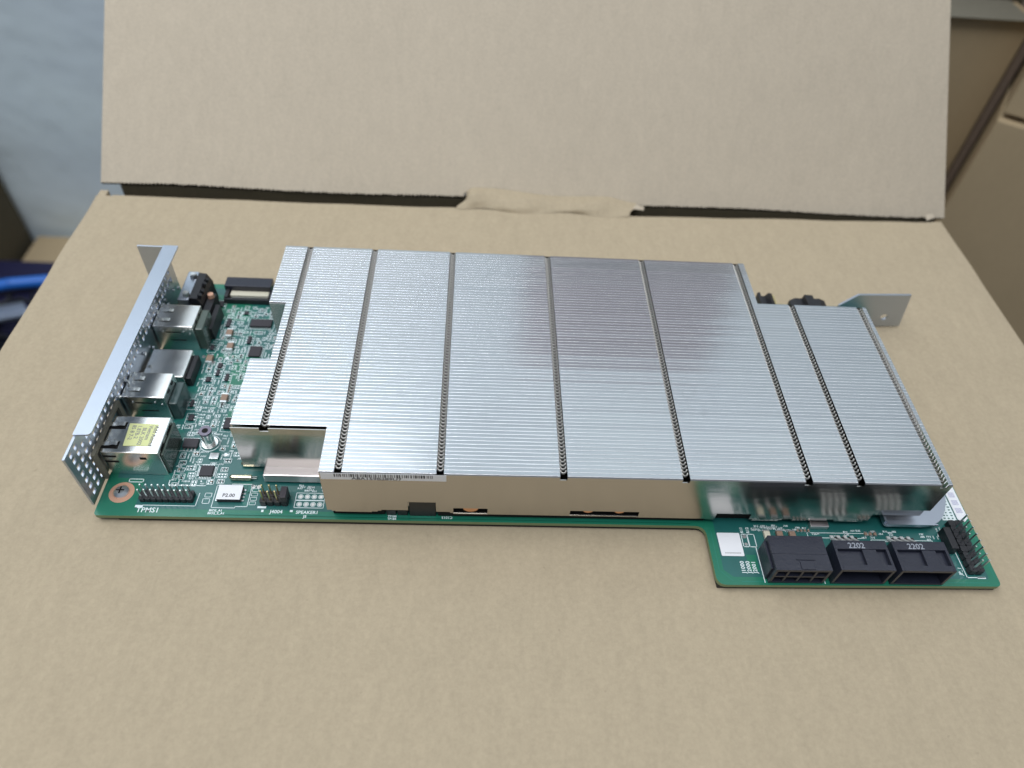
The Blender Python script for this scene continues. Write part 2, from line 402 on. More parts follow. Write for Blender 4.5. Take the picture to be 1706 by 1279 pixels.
# a pale folded carton lip lying on the shaded box
# left side
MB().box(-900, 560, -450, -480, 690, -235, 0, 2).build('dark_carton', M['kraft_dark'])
tag(bpy.data.objects['dark_carton'], 'very dark upright carton at the left edge against the blue wall', 'carton')
MB().box(-470, 600, -450, -330, 690, -430, 0, 2).build('flat_carton', M['kraft2'])
tag(bpy.data.objects['flat_carton'], 'low dull tan carton at the foot of the blue wall, left', 'carton')
MB().box(-620, 470, -450, -330, 596, -395, 0, 4).build('storage_bin', M['navy'])
tag(bpy.data.objects['storage_bin'], 'dark navy storage bin in front of the low tan carton, left', 'bin')
mb = MB(); pp = [(-520, 505, -385), (-460, 522, -382), (-420, 535, -380), (-380, 548, -384), (-330, 552, -390)]
for a, b in zip(pp, pp[1:]): mb.cyl(a, b, 7, n=12)
tag(mb.build('blue_tube', M['blue']), 'bright blue tube lying across the navy bin, left edge', 'tube')
mb = MB(); rnd = random.Random(8)
for k in range(26):
    x, y = rnd.uniform(-520, -330), rnd.uniform(380, 500); a = rnd.uniform(0, 3)
    prev = Vector((x, y, -400 + rnd.uniform(0, 15)))
    for q in range(6):
        a += rnd.uniform(-.7, .7); nxt = prev + Vector((math.cos(a) * 16, math.sin(a) * 16, rnd.uniform(-4, 4))); mb.cyl(prev, nxt, 2.2, n=6); prev = nxt
o = mb.build('cable_tangle', M['black']); tag(o, 'tangle of black cables left of the big carton, below the blue tube', 'cables'); o['kind'] = 'stuff'
MB().box(-560, 330, -450, -300, 466, -402, 0, 3).build('grey_tray', M['slate'])
tag(bpy.data.objects['grey_tray'], 'dark grey tray under the cable tangle at the left edge', 'tray')
for (x, y, a, lab) in ((-405, 470, 20, 'silver metal bar lying on the cable tangle, left edge'), (-440, 490, -15, 'bent silver strip behind the silver bar on the cables')):
    c, s_ = math.cos(math.radians(a)), math.sin(math.radians(a)); mb = MB()
    pts = [(-32, -6), (32, -6), (36, 0), (32, 6), (-32, 6)]
    mb.prism([(x + c * u - s_ * v, y + s_ * u + c * v) for u, v in pts], 'z', -376, -372)
    mb.prism([(x + c * u - s_ * v, y + s_ * u + c * v) for u, v in ((-32, 4), (32, 4), (32, 6), (-32, 6))], 'z', -372, -362)
    tag(mb.build('metal_bar', M['steel']), lab, 'metal bar')

# ================================================================ CIRCUIT BOARD
B = thing('circuit_board', 'green circuit board with a wide silver finned heatsink, lying on tan cardboard', 'circuit board', (155, 49, TZ))
def rounded(pts, rads, n=6):
    out = []; k = len(pts)
    for i in range(k):
        p0, p1, p2 = Vector(pts[i - 1]), Vector(pts[i]), Vector(pts[(i + 1) % k]); rr = rads[i] if isinstance(rads, (list, tuple)) else rads
        if rr <= 0: out.append(tuple(p1)); continue
        a = (p0 - p1).normalized(); b = (p2 - p1).normalized()
        for j in range(n + 1):
            t = j / n; q = (p1 + a * rr) * (1 - t) ** 2 + p1 * 2 * t * (1 - t) + (p1 + b * rr) * t * t; out.append(tuple(q))
    return out
PX = [(0, 0), (210.3, 0), (210.3, -22.3), (309.8, -21.6), (310, 119), (0, 119)]
mb = MB().prism(rounded(PX, [1.5, 4, 3.5, 2, 1, 1]), 'z', -1.6, 0, 0, 1)
ins = rounded([(3, 3), (213.5, 3), (213.5, -16.8), (216.5, -19.3), (306.5, -19), (307.5, 116), (3, 116)], [1, 2, 0, 0, 1, 1, 1])
nI = len(ins); mb.add([(x, y, 0.012) for x, y in ins], [list(range(nI))], 2)
# bare (no pour) patches and traces
rnd = random.Random(3)
mb.rect(1.2, 1.2, 12.6, 15.2, 0.024, 0)
for (a, b_, c, d) in ((56, 1.6, 72, 3.2), (30, 59, 38, 72), (3.5, 96, 30, 112), (34, 43.5, 46, 49), (18, 74, 40, 76), (222.5, -17, 226, -11), (262, -6, 270, -5), (95, 1.4, 118, 2.6), (160, 1.2, 200, 2.4)):
    mb.rect(a, b_, c, d, 0.024, 0)
def trace_bundle(x, y, ang, nt, ln, gap=0.45):
    c, s_ = math.cos(ang), math.sin(ang); nxv, nyv = -s_, c
    for k in range(nt):
        ox, oy = x + nxv * k * gap, y + nyv * k * gap
        kx, ky = ox + c * ln, oy + s_ * ln
        a2 = ang + math.pi / 4
        mb.line([(ox, oy), (kx, ky), (kx + math.cos(a2) * ln * .4, ky + math.sin(a2) * ln * .4)], 0.16, 0.03, 3)
for k in range(26):
    trace_bundle(rnd.uniform(18, 44), rnd.uniform(14, 108), rnd.choice([0, math.pi / 2, math.pi, math.pi / 4]), rnd.randint(3, 9), rnd.uniform(3, 9))
for k in range(8):
    mb.line([(40, 1.0 + 0.35 * k if k < 3 else 1), (205, 1.0 + 0.35 * k if k < 3 else 1)], 0.14, 0.03, 3)
for k in range(8): trace_bundle(rnd.uniform(48, 52), rnd.uniform(4, 14), rnd.choice([0, math.pi / 2]), 4, 3)
mb.line([(219, -21.0), (306, -20.3)], 0.25, 0.03, 3); mb.line([(212, -2), (212, -17), (216, -20.7)], 0.2, 0.03, 3); mb.line([(308.7, -18), (308.9, 4)], 0.25, 0.03, 3)
pcb = mb.build('printed_circuit_board', [M['mask'], M['edge'], M['pour'], M['trace']], B)
und = rounded([(7, 0.5), (211, 0.5), (211, -21.7), (309.2, -21.0), (309.2, 117), (2, 117), (2, 4), (7, 4)], .5)
MB().prism(und, 'z', TZ + 0.02, -1.62).build('insulating_sheet', M['under'], B)

# ---------------------------------------------------------------- heatsink
COLS = [57.8, 84.5, 117.0, 157.0, 197.4, 238.6, 256.4, 285.1]
HW = 1.22; PITCH = 1.5; Y0 = 1.34; ZT = 27.1
def span(y):
    if y < 18.3: return 78.5, 287.8
    if y < 49.4: return 46.8, 287.8
    if y < 79.0: return 54.0, 287.8
    if y < 87.9: return 47.6, 287.8
    return 47.6, 242.3
fins = MB(); rnd = random.Random(21)
i = 0
prev_span = None
while Y0 + i * PITCH < 113.5:
    y = Y0 + i * PITCH; x0, x1 = span(y + 0.3); dz = rnd.uniform(-0.02, 0.02); ty = rnd.uniform(-0.016, 0.016)
    cuts = [(c - HW, c + HW) for c in COLS if x0 + 0.5 < c < x1 - 0.5]
    xs = [x0] + [v for c in cuts for v in c] + [x1]
    spans = [(xs[k], xs[k + 1]) for k in range(0, len(xs), 2)]
    rr = 0.22
    prof = [(y, ZT - 1.1)] + [(y + rr - rr * math.cos(t), ZT - rr + rr * math.sin(t) + dz) for t in [math.radians(q) for q in (0, 18, 36, 54, 72, 90)]]
    prof += [(y + rr + 0.03, ZT + dz + ty * 0.05), (y + PITCH + 0.04, ZT - 0.03 + dz * 0.4 + ty)]
    for a, b in spans:
        sub = max(1, int((b - a) / 12)); base = None; vs = []
        for k in range(sub + 1):
            x = a + (b - a) * k / sub; wv = 0.010 * math.sin(x * 0.05 + i * 0.7) + rnd.uniform(-0.0007, 0.0007)
            vs += [(x, py, pz + wv * (j > 0)) for j, (py, pz) in enumerate(prof)]
        n = len(prof)
        fins.add(vs, [(k * n + j, (k + 1) * n + j, (k + 1) * n + j + 1, k * n + j + 1) for k in range(sub) for j in range(n - 1)], 0, True)
    # the sheet itself
    if i > 0 and not (prev_span and x0 < prev_span[0] - 1):
        fins.add([(x0, y, 5), (x1, y, 5), (x1, y, ZT - 1.6), (x0, y, ZT - 1.6)], [(0, 1, 2, 3)], 1)
    elif i > 0:
        fins.add([(prev_span[0], y, 5), (x1, y, 5), (x1, y, ZT - 1.6), (prev_span[0], y, ZT - 1.6)], [(0, 1, 2, 3)], 1)
    for a, b in spans:
        fins.add([(a, y, ZT - 1.6), (b, y, ZT - 1.6), (b, y, ZT - 1.1), (a, y, ZT - 1.1)], [(0, 1, 2, 3)], 1)
    # interlocking tongues in the notch rows
    for (a, b) in cuts:
        c = (a + b) / 2; m = 8; vs = []
        for q in range(m + 1):
            t = math.pi * q / m
            for ro, zz in ((1.28, ZT - 0.95), (1.12, ZT - 0.30), (0.62, ZT - 0.42), (0.5, ZT - 1.0)):
                vs.append((c - ro * math.cos(t), y + 0.9 - ro * 0.98 * math.sin(t) + 0.35, zz - 0.25 * math.sin(t)))
        if i > 0: fins.add(vs, [(q * 4 + k, (q + 1) * 4 + k, (q + 1) * 4 + k + 1, q * 4 + k + 1) for q in range(m) for k in range(3)], 2, True)
    prev_span = (x0, x1); i += 1
yend = Y0 + i * PITCH
# back closing sheets where the outline steps back
for (ya, xa, xb) in ((yend, 47.6, 242.3), (Y0 + PITCH * 58, 242.3, 287.8)):
    fins.add([(xa, ya, 5), (xb, ya, 5), (xb, ya, ZT - 0.3), (xa, ya, ZT - 0.3)], [(0, 1, 2, 3)], 1)
hs = fins.build('heatsink', [M['fin'], M['face'], M['tongue']], B, loose=True)

def plate_xz(mb, y0, y1, cols, mi=0):
    """cols: list of (x0,x1,[(z0,z1)...]) boxes butted end to end"""
    for x0, x1, zs in cols:
        for z0, z1 in zs: mb.box(x0, y0, z0, x1, y1, z1, mi)
front = [(78.5, 80, 4.6), (80, 81.2, 4.0), (81.2, 93.5, 3.6), (93.5, 95.5, 4.0), (95.5, 96.8, 4.6), (96.8, 105.9, 5.2), (105.9, 115.4, 10.4), (115.4, 120.2, 4.6),
         (120.2, 121.3, 4.0), (121.3, 133.0, None), (133, 161.5, 3.5), (161.5, 185.6, 'b'), (185.6, 210, 3.3), (210, 213, 3.0), (213, 225.3, 6.8), (225.3, 226.5, 3.6),
         (226.5, 236, 2.7), (236, 237.2, 3.3), (237.2, 241, 4.0), (241, 246, 3.2), (246, 253.5, 3.6), (253.5, 256, 4.2), (256, 266.5, 3.2), (266.5, 268.4, 4.2), (268.4, 287.8, 11.3)]
mb = MB(); yA_, yB_ = Y0 - 0.30, Y0 + 0.05
topz = ZT - 0.36
for (a, b, z) in front:
    brk = sorted({a, b} | {v for c in COLS for v in (c - HW, c + HW) if a < v < b})
    for u, v in zip(brk, brk[1:]):
        mid = (u + v) / 2; zt_ = topz
        if any(abs(mid - c) < HW for c in COLS): zt_ = ZT - 1.75
        if z is None: zz = [(3.4, 3.75), (7.1, zt_)]
        elif z == 'b': zz = [(3.5, 3.9), (6.8, zt_)]
        else: zz = [(z, zt_)]
        for q0, q1 in zz:
            mb.add([(u, yA_, q0), (v, yA_, q0), (v, yA_, q1), (u, yA_, q1)], [(0, 1, 2, 3)])
            if q1 == zt_: mb.add([(u, yA_, q1), (v, yA_, q1), (v, yA_ + .35, q1 + .3 * (zt_ == topz)), (u, yA_ + .35, q1 + .3 * (zt_ == topz))], [(0, 1, 2, 3)])
            mb.add([(u, yB_, q0), (v, yB_, q0), (v, yB_, q1), (u, yB_, q1)], [(0, 1, 2, 3)])
            mb.add([(u, yA_, q0), (v, yA_, q0), (v, yB_, q0), (u, yB_, q0)], [(0, 1, 2, 3)])
    for u in (a, b):
        mb.add([(u, yA_, 3.6), (u, yB_, 3.6), (u, yB_, 11), (u, yA_, 11)], [(0, 1, 2, 3)]) if z not in (None, 'b') and (a, b) in ((105.9, 115.4),) else None
mb.build('front_fin_plate', M['face'], hs, loose=True)
mb = MB()
plate_xz(mb, 18.0, 18.3, [(46.9, 56.35, [(4.8, ZT - 0.3)]), (56.35, 59.25, [(4.8, ZT - 1.9)]), (59.25, 78.4, [(4.8, ZT - 0.3)])])
mb.build('step_fin_plate', M['face'], hs)
mb = MB()
plate_xz(mb, 78.6, 78.9, [(47.7, 53.9, [(4.8, ZT - 0.3)])]); mb.build('step_fin_plate', M['face'], hs)
MB().box(54.2, 14.2, 0.9, 77.5, 60, 4.9, 0, 0.4).build('base_block', M['block'], hs)
MB().box(120, 22, 0.3, 210, 100, 4.9, 0, 0.4).build('base_block', M['block'], hs)
MB().box(276.5, 4.8, 3.5, 287.5, 22, 10.9, 0, 0.5).build('base_block', M['block'], hs)
# black sheets and strips added as the shade behind and below the slots
MB().box(80, 3.4, 0.2, 105.6, 4.0, 12).build('slot_shade', M['hole'], hs)
MB().box(115.6, 3.4, 0.2, 267.5, 4.0, 12).build('slot_shade', M['hole'], hs)
MB().box(80, 2.4, 0.15, 97.6, 3.3, 2.6).box(116, 2.2, 0.15, 210, 3.3, 2.4).build('gap_shade', M['hole'], hs)
tray = rounded([(274.5, -0.3), (295.5, -0.3), (303.5, 13), (303.5, 45), (274.5, 45)], [1.5, 7, 7, 1, 1])
mb = MB().prism(tray, 'z', 2.4, 3.3)
mb.box(274.5, 0.6, 3.3, 275.3, 10, 4.6, 0); mb.box(275.6, -0.3, 3.3, 294, 0.2, 4.0, 0)
mb.build('mounting_tray', M['steel'], hs)
mb = MB()
for x, zc, rr in ((127.2, 7.0, 2.7),):
    mb.cyl((x, 1.45, zc), (x, 3.3, zc), rr, n=24)
mb.build('heat_pipe', M['copper'], hs)
for x in (167.8, 178.8):
    MB().cyl((x, 1.45, 7.1), (x, 3.3, 7.1), 2.0, n=20).build('heat_pipe', M['copper'], hs)
for c in COLS[1:7]:      # pale stub in each half-round mouth
    pass
# barcode label on the front plate
mb = MB(); yl = yA_ - 0.06; yk = yl - 0.03
mb.box(78.9, yl, 23.3, 119.0, yA_ - 0.01, 26.75, 0)
rnd = random.Random(77); x = 83.2
while x < 114.5:
    wd = rnd.choice([.24, .24, .40, .56]); mb.add([(x, yk, 24.75), (x + wd, yk, 24.75), (x + wd, yk, 26.45), (x, yk, 26.45)], [(0, 1, 2, 3)], 1); x += wd + rnd.choice([.26, .26, .42, .55])
mt = Matrix.Translation((88.6, yk, 23.35)) @ Matrix.Rotation(math.radians(90), 4, 'X')
mb.text('A8A159B289U7', mt @ Matrix.Scale(1.28, 4, (1, 0, 0)), 1.9, 1)
mb.build('barcode_label', [M['white'], M['ink']], hs, label='white barcode label')

# ---------------------------------------------------------------- bracket
mb = MB(); hp, hw = 3.5, 1.9        # perforation pitch and hole
xa, xb = -1.6, -0.8
ys, ye, zs, ze = 3.9, 111.0, 0.2, 26.3
ny_, nz_ = 36, 8
def wallcell(y0, z0, y1, z1): mb.box(xa, y0, z0, xb, y1, z1)
oy = 6.4; oz = 2.7
rows_z = [oz + k * hp for k in range(6)] + [23.2]
edges_z = [zs] + [v for z in rows_z for v in (z, z + hw)] + [ze]
yc = oy
holes_y = []
while yc + hw < ye - 2: holes_y.append(yc); yc += hp
def has_hole(yy, zz):
    if 14 < yy < 38 and zz < 13: return False        # jack openings
    if 38 <= yy < 110 and zz < 13: return False
    if yy > 12 and zz > 23: return False
    return True
# solid strips between rows
for k in range(0, len(edges_z) - 1, 2): wallcell(ys, edges_z[k], ye, edges_z[k + 1])
for k in range(1, len(edges_z) - 1, 2):
    z0, z1 = edges_z[k], edges_z[k + 1]; cur = ys
    for yy in holes_y:
        if has_hole(yy, z0):
            wallcell(cur, z0, yy, z1); cur = yy + hw
    wallcell(cur, z0, ye, z1)
bracket = mb.build('bracket', M['steel'], B, label='tall perforated steel bracket on the left end of the board')
fl = rounded([(-1.6, 13.4), (4.0, 13.6), (4.4, 111.2), (-1.6, 111.2)], [0.3, 1.6, 0.5, 0.2])
MB().prism(fl, 'z', 26.35, 27.05).build('flange', M['steel'], bracket)
MB().box(-12.4, 110.9, 2.0, -1.65, 111.6, 26.4, 0, 0.15).build('mounting_ear', M['steel'], bracket)
mb = MB(); mb.box(-0.7, 14.0, 1, 0.6, 15.6, 14.6); mb.box(-0.7, 15.6, 13.2, 0.6, 36.5, 14.6); mb.box(-0.7, 36.5, 1, 0.6, 38.5, 14.6)
mb.build('gasket', M['foam'], bracket)
# far right ear
mb = MB(); cx, cz, hr = 314.6, 2.9, 1.7; n = 24
outer = [(291, 8.9), (297.5, 15.4), (321.2, 16.4), (324.2, -2.2), (312, -3.0), (309.5, 1.5), (306, 3.0), (300, 3.0), (291, 3.0)]
def ray_out(t):
    d = Vector((math.cos(t), math.sin(t))); best = None; o_ = Vector((cx, cz))
    for a, b in zip(outer, outer[1:] + outer[:1]):
        a, b = Vector(a), Vector(b); e_ = b - a; den = d.x * e_.y - d.y * e_.x
        if abs(den) < 1e-9: continue
        ao = a - o_; s_ = (ao.x * e_.y - ao.y * e_.x) / den; q = (ao.x * d.y - ao.y * d.x) / den
        if s_ > 0 and -1e-6 <= q <= 1 + 1e-6 and (best is None or s_ < best): best = s_
    return o_ + d * best
angs = sorted({2 * math.pi * k / 48 for k in range(48)} | {math.atan2(z - cz, x - cx) % (2 * math.pi) for x, z in outer})
io = [(Vector((cx + hr * math.cos(t), cz + hr * math.sin(t))), ray_out(t)) for t in angs]
m_ = len(io)
for yy in (109.6, 110.6):
    mb.add([(a.x, yy, a.y) for a, b in io] + [(b.x, yy, b.y) for a, b in io], [(k, (k + 1) % m_, m_ + (k + 1) % m_, m_ + k) for k in range(m_)])
for idx in (0, 1):
    ring_ = [q[idx] for q in io]
    mb.add([(a.x, 109.6, a.y) for a in ring_] + [(a.x, 110.6, a.y) for a in ring_], [(k, (k + 1) % m_, m_ + (k + 1) % m_, m_ + k) for k in range(m_)])
mb.build('mounting_ear', M['steel'], B, label='steel mounting ear with a round hole beyond the heatsink at the right')

# ---------------------------------------------------------------- jacks at the left end
def shell_part(x0, y0, x1, y1, z1, name, kids):
    t = MB().box(x0, y0, 0.05, x1, y1, z1, 0, 0.35).build(name, M['shell'], B, origin=((x0 + x1) / 2, (y0 + y1) / 2, 0)); kids(t); return t
def rj(t):
    for yc in (20.0, 28.4):          # spring fingers with dark slots around them
        MB().box(-0.2, yc - 1.6, 13.02, 6.2, yc + 1.5, 13.06).build('slot', M['hole'], t)
        mb = MB(); pr = [(-0.2, 13.3), (3.0, 13.5), (4.6, 14.0), (5.8, 13.8), (5.8, 13.6), (4.6, 13.75), (3, 13.2), (-0.2, 13.1)]
        mb.prism([(a, b) for a, b in pr], 'y', yc - 0.6, yc + 1.1); mb.build('spring_finger', M['shell'], t)
    mb = MB()
    for z0 in (10.2, 7.2): mb.box(1.0, 16.70, z0, 5.5, 16.78, z0 + 0.9)
    mb.box(13.2, 16.70, 9.2, 15.3, 16.78, 10.3); mb.build('slot', M['hole'], t)
    mb = MB()
    mb.box(20.12, 19, 11.2, 20.2, 22, 12.2); mb.box(20.12, 26, 11.2, 20.2, 30, 12.2); mb.build('slot', M['hole'], t)
    mb = MB().add([(7.6, 19.6, 13.10), (16.4, 19.8, 13.10), (16.9, 29.2, 13.10), (6.9, 29.4, 13.10)], [(0, 1, 2, 3)], 0)
    for k, s_ in enumerate(('Add Assmd', 'Vietnam', 'BLK 2002', '1.87B-2', '85 8 7-2')):
        mb.text(s_, T(15.9 - k * 1.9, 28.6 if k != 2 else 27.6, 13.14, -90), 1.9, 1)
    mb.build('sticker', [M['yellow'], M['greyink']], t, label='small yellow sticker with rotated print')
shell_part(0.7, 16.8, 20.1, 32.6, 13.0, 'network_jack', rj)
def us(y0):
    def k(t):
        mb = MB()
        for j, z0 in enumerate((9.6, 5.2)): mb.box(4 + j, y0 - 0.08, z0, 10 + j, y0 - 0.02, z0 + 0.5)
        mb.build('slot', M['hole'], t)
        mb = MB()
        for x, z in ((11, 10.2), (13.3, 9.2), (3, 10)): mb.cyl((x, y0 - 0.3, z), (x, y0 + .01, z), 0.38, n=10)
        mb.build('dimple', M['tin'], t)
        for dy in (3.5, 7.5):
            mb = MB().box(14.95, y0 + dy, 11.4, 15.25, y0 + dy + 1.6, 12.5); mb.build('catch', M['black'], t)
        mb = MB()
        for dy in (2.8, 8.2): mb.prism([(1.2, 13.05), (4.0, 13.6), (5.5, 13.25), (4.0, 13.25)], 'y', y0 + dy, y0 + dy + 1.6)
        mb.build('spring_finger', M['shell'], t)
    return k
shell_part(-0.4, 41.4, 15.0, 53.6, 13.0, 'usb_jack', us(41.4))
shell_part(-0.4, 78.2, 15.2, 91.0, 13.0, 'usb_jack', us(78.2))
# low shell between the two usb jacks, and the open housing behind the first
shell_part(0.2, 57.5, 15.5, 72.0, 6.5, 'video_jack', lambda t: MB().box(15.55, 58.5, 0.1, 17.6, 71, 4.6, 0, .3).build('connector_back', M['black'], t))
MB().box(15.3, 78.8, 0.05, 18.4, 90.4, 11.2, 0, 0.5).build('connector_back', pbr('smoky_plastic', (0.06, 0.085, 0.07), 0.2, coat=0.5), B)
MB().box(15.1, 42.0, 0.05, 18.2, 53.0, 9.0, 0, 0.5).build('connector_back', pbr('smoky_teal_plastic', (0.03, 0.06, 0.06), 0.3, coat=0.4), B)
MB().box(20.2, 17.6, 0.05, 21.0, 32.0, 11.0, 0, 0.3).build('connector_back', bpy.data.materials['smoky_plastic'], B)
# tall d-shaped serial port: grey shell, black body stepping down towards the board
t = MB().box(5.0, 93.5, 0.05, 9.5, 111.5, 13.4, 0, 0.5).build('serial_port', M['steel'], B, origin=(7, 102, 0))
mb = MB().prism([(9.6, 0.05), (14.6, 0.05), (14.2, 9.6), (12.6, 13.2), (9.6, 13.6)], 'y', 94.5, 110.5).prism([(14.65, 0.05), (17.6, 0.05), (17.2, 8.2), (14.65, 8.8)], 'y', 92.5, 103.5).prism([(17.65, 0.05), (19.6, 0.05), (19.4, 6.0), (17.65, 6.4)], 'y', 84.5, 99)
for k_ in range(4): mb.cyl((12.4, 96.5 + 3.6 * k_, 11), (13.6, 96.5 + 3.6 * k_, 14.0 - (k_ % 2) * .9), 1.1, .8, n=10)
mb.build('port_body', M['black'], t)
for yy in (96.0, 107.5):
    mb = MB().cyl((8.2, yy, 13.3), (8.2, yy, 15.2), 1.6, 1.3, n=6, smooth=False).cyl((8.2, yy, 15.2), (8.2, yy, 15.6), 0.9, n=10); mb.build('port_nut', M['tin'], t)
MB().cyl((15.8, 101, 8.6), (15.8, 101, 10.3), 1.4, 1.2, n=12).build('plug_pin', M['ring'], t)
mb = MB()          # small solder tabs and clips inside the bracket
rnd = random.Random(6)
for k in range(30):
    y = rnd.uniform(40, 108); z = rnd.uniform(4, 20); x = rnd.uniform(-0.6, 0.2)
    mb.cyl((x, y, z), (x + 0.8, y, z), rnd.uniform(.35, .8), n=8)
mb.build('bracket_dimples', M['tin'], bracket)

# ribbon-cable socket at the back edge
t = MB().box(17.4, 112.6, 0.05, 37.4, 118.6, 4.9, 0, 0.3).build('ribbon_socket', M['slate'], B, origin=(27, 114, 0))
mb = MB().box(18.2, 106.4, 0.05, 38.4, 107.4, 2.6).box(18.2, 107.4, 0.05, 19.6, 112.6, 3.2).box(37.0, 107.4, 0.05, 38.4, 112.6, 3.2).box(19.6, 107.4, .05, 37, 112.6, .5)
mb.build('socket_frame', M['black'], t)
mb = MB().box(20.2, 109.6, 0.5, 36.4, 112.5, 2.2); mb.build('socket_insert', M['cream'], t)
mb = MB()
for k in range(30): mb.box(20.8 + k * .51, 108.9, 0.5, 21.05 + k * .51, 109.6, 1.6)
mb.build('contacts', M['tin'], t)

# ---------------------------------------------------------------- small parts
def chip(x, y, wd, dp, h, leads='y', nl=4, label=None, mat='chip', name='chip'):
    o = MB().box(x - wd / 2, y - dp / 2, 0.15, x + wd / 2, y + dp / 2, h, 0, 0.08).build(name, M[mat], B, origin=(x, y, 0), label=label)
    mb = MB(); pt = wd / max(nl, 1)
    for k in range(nl):
        if 'y' in leads:
            xx = x - wd / 2 + pt * (k + .5)
            for s_ in (-1, 1):
                e0 = y + s_ * dp / 2; mb.box(xx - pt * .22, min(e0, e0 + s_ * .9), 0.03, xx + pt * .22, max(e0, e0 + s_ * .9), 0.3)
        if 'x' in leads:
            pt2 = dp / nl; yy = y - dp / 2 + pt2 * (k + .5)
            for s_ in (-1, 1):
                e0 = x + s_ * wd / 2; mb.box(min(e0, e0 + s_ * .8), yy - pt2 * .22, 0.03, max(e0, e0 + s_ * .8), yy + pt2 * .22, 0.3)
    if nl: mb.build('chip_leads', M['tin'], o)
    return o
CH = [(24.4, 30.3, 5.2, 3.8, 1.4, 'y', 4), (33.0, 18.5, 4.5, 4.2, 1.0, 'xy', 8), (36.4, 94.3, 8.8, 4.2, 1.1, 'y', 12), (37.4, 77.6, 4.6, 5.6, 1.1, 'x', 8),
      (16.9, 105.4, 2.2, 3.4, 1.0, 'x', 2), (22.9, 94, 1.5, 4.6, 1.0, 'x', 3), (33.6, 84.2, 1.3, 4.0, 1.0, 'x', 3), (19.7, 79.3, 1.3, 2.6, .9, 'x', 2), (25.3, 69.4, 1.6, 2.4, .9, 'x', 2),
      (25.3, 65.6, 1.1, 3.0, .9, 'x', 2), (29.4, 63.2, 1.2, 3.6, .9, 'x', 3), (22.5, 61.9, 1.7, 2.2, .9, 'x', 2), (35.4, 40.0, 2.6, 4.8, 1.3, 'x', 3), (21.1, 42.5, 1.8, 2.8, .9, 'x', 2), (19.6, 49.4, 1.0, 3.2, .9, 'x', 2), (28.9, 100.5, 1.6, 1.8, .8, 'x', 2)]
for a in CH: chip(*a)
chip(34.0, 25.0, 3.2, 2.6, 0.9, 'x', 0, mat='tin', name='crystal', label='small silver crystal can')
chip(43.6, 8.8, 8.0, 5.6, 1.9, 'x', 4, name='firmware_chip')
o = bpy.data.objects['firmware_chip']
mb = MB().box(39.4, 6.0, 1.92, 47.6, 11.9, 2.0, 0, .03); mb.text('P2.00', T(41.4, 7.0, 2.03), 1.9, 1); mb.build('sticker', [M['white'], M['ink']], o, label='white sticker printed P2.00')
for (y, x0, x1) in ((21.6, 44.6, 51.5), (15.7, 41.8, 49.4)):     # two long crystal cans lying on their side
    o = MB().cyl((x0 + .8, y, 1.1), (x1, y, 1.1), 1.0, n=16).cyl((x0, y, 1.1), (x0 + .8, y, 1.1), .6, 1.0, n=16).build('crystal', M['ivory'], B, origin=((x0 + x1) / 2, y, 0), label='long pale gold crystal can lying on its side')
    MB().box(x1, y + .2, .9, x1 + 1.8, y + .5, 1.2).box(x1, y - .5, .9, x1 + 1.8, y - .2, 1.2).build('crystal_leads', M['tin'], o)
o = MB().cyl((30.9, 31.0, 0.05), (30.9, 31.0, 0.5), 2.9, n=28).cyl((30.9, 31.0, 0.5), (30.9, 31.0, 7.0), 2.0, n=28).build('standoff', M['shell'], B, origin=(30.9, 31, 0), label='silver threaded standoff post')
mb = MB().cyl((30.9, 31, 7.0), (30.9, 31, 7.8), 2.25, n=28).cyl((30.9, 31, 7.8), (30.9, 31, 7.83), 1.1, n=20, mi=1); mb.build('collar', [pbr('violet_nickel', (.20, .18, .22), .3, 1.0), M['hole']], o)
# screw with copper ring
o = MB().cyl((6.4, 9.2, 0.05), (6.4, 9.2, 0.7), 2.5, 2.5, n=28).cyl((6.4, 9.2, 0.7), (6.4, 9.2, 1.7), 2.5, 1.5, n=28).build('screw', M['tin'], B, origin=(6.4, 9.2, 0))
MB().box(5.0, 8.95, 1.705, 7.8, 9.45, 1.76).box(6.15, 7.8, 1.71, 6.65, 10.6, 1.77).build('cross_slot', M['hole'], o)
MB().ring(6.4, 9.2, 0.045, 2.2, 4.2).build('copper_ring', M['ring'], B)

# pin headers
def header(name, x0, y0, nxp, nyp, pitch, zb_, ztop, label, skip=(), lean=(0, 0), matp='tin'):
    mb = MB()
    for i in range(nxp):
        for j in range(nyp):
            x, y = x0 + i * pitch, y0 + j * pitch; h = pitch * 0.48
            c = pitch * 0.14
            mb.prism([(x - h + c, y - h), (x + h - c, y - h), (x + h, y - h + c), (x + h, y + h - c), (x + h - c, y + h), (x - h + c, y + h), (x - h, y + h - c), (x - h, y - h + c)], 'z', 0.05, zb_)
    o = mb.build(name, M['black'], B, origin=(x0, y0, 0), label=label)
    for i in range(nxp):
        for j in range(nyp):
            if (i, j) in skip: continue
            x, y = x0 + i * pitch, y0 + j * pitch
            q = MB().box(x - .25, y - .25, zb_ + .01, x + .25, y + .25, ztop, 0, .07).build('pin', M[matp], o, origin=(x, y, zb_))
            q.rotation_euler = (random.uniform(-.02, .02) + lean[0], random.uniform(-.02, .02) + lean[1], 0)
    return o
header('pin_header', 14.6, 6.4, 9, 2, 2.0, 2.0, 6.6, 'long black two row pin header near the front left corner')
h4 = header('pin_header', 55.6, 6.0, 4, 2, 2.4, 2.4, 7.8, 'short black pin header left of the heatsink front', skip={(3, 0), (3, 1)}, matp='gold')
MB().box(61.7, 4.9, 2.42, 63.9, 9.5, 5.6, 0, .2).build('jumper_cap', M['chip'], h4)
h8 = header('pin_header', 300.6, -16.2, 2, 8, 2.54, 2.6, 8.6, 'tall two row pin header at the front right corner', skip={(0, 3), (0, 7)})
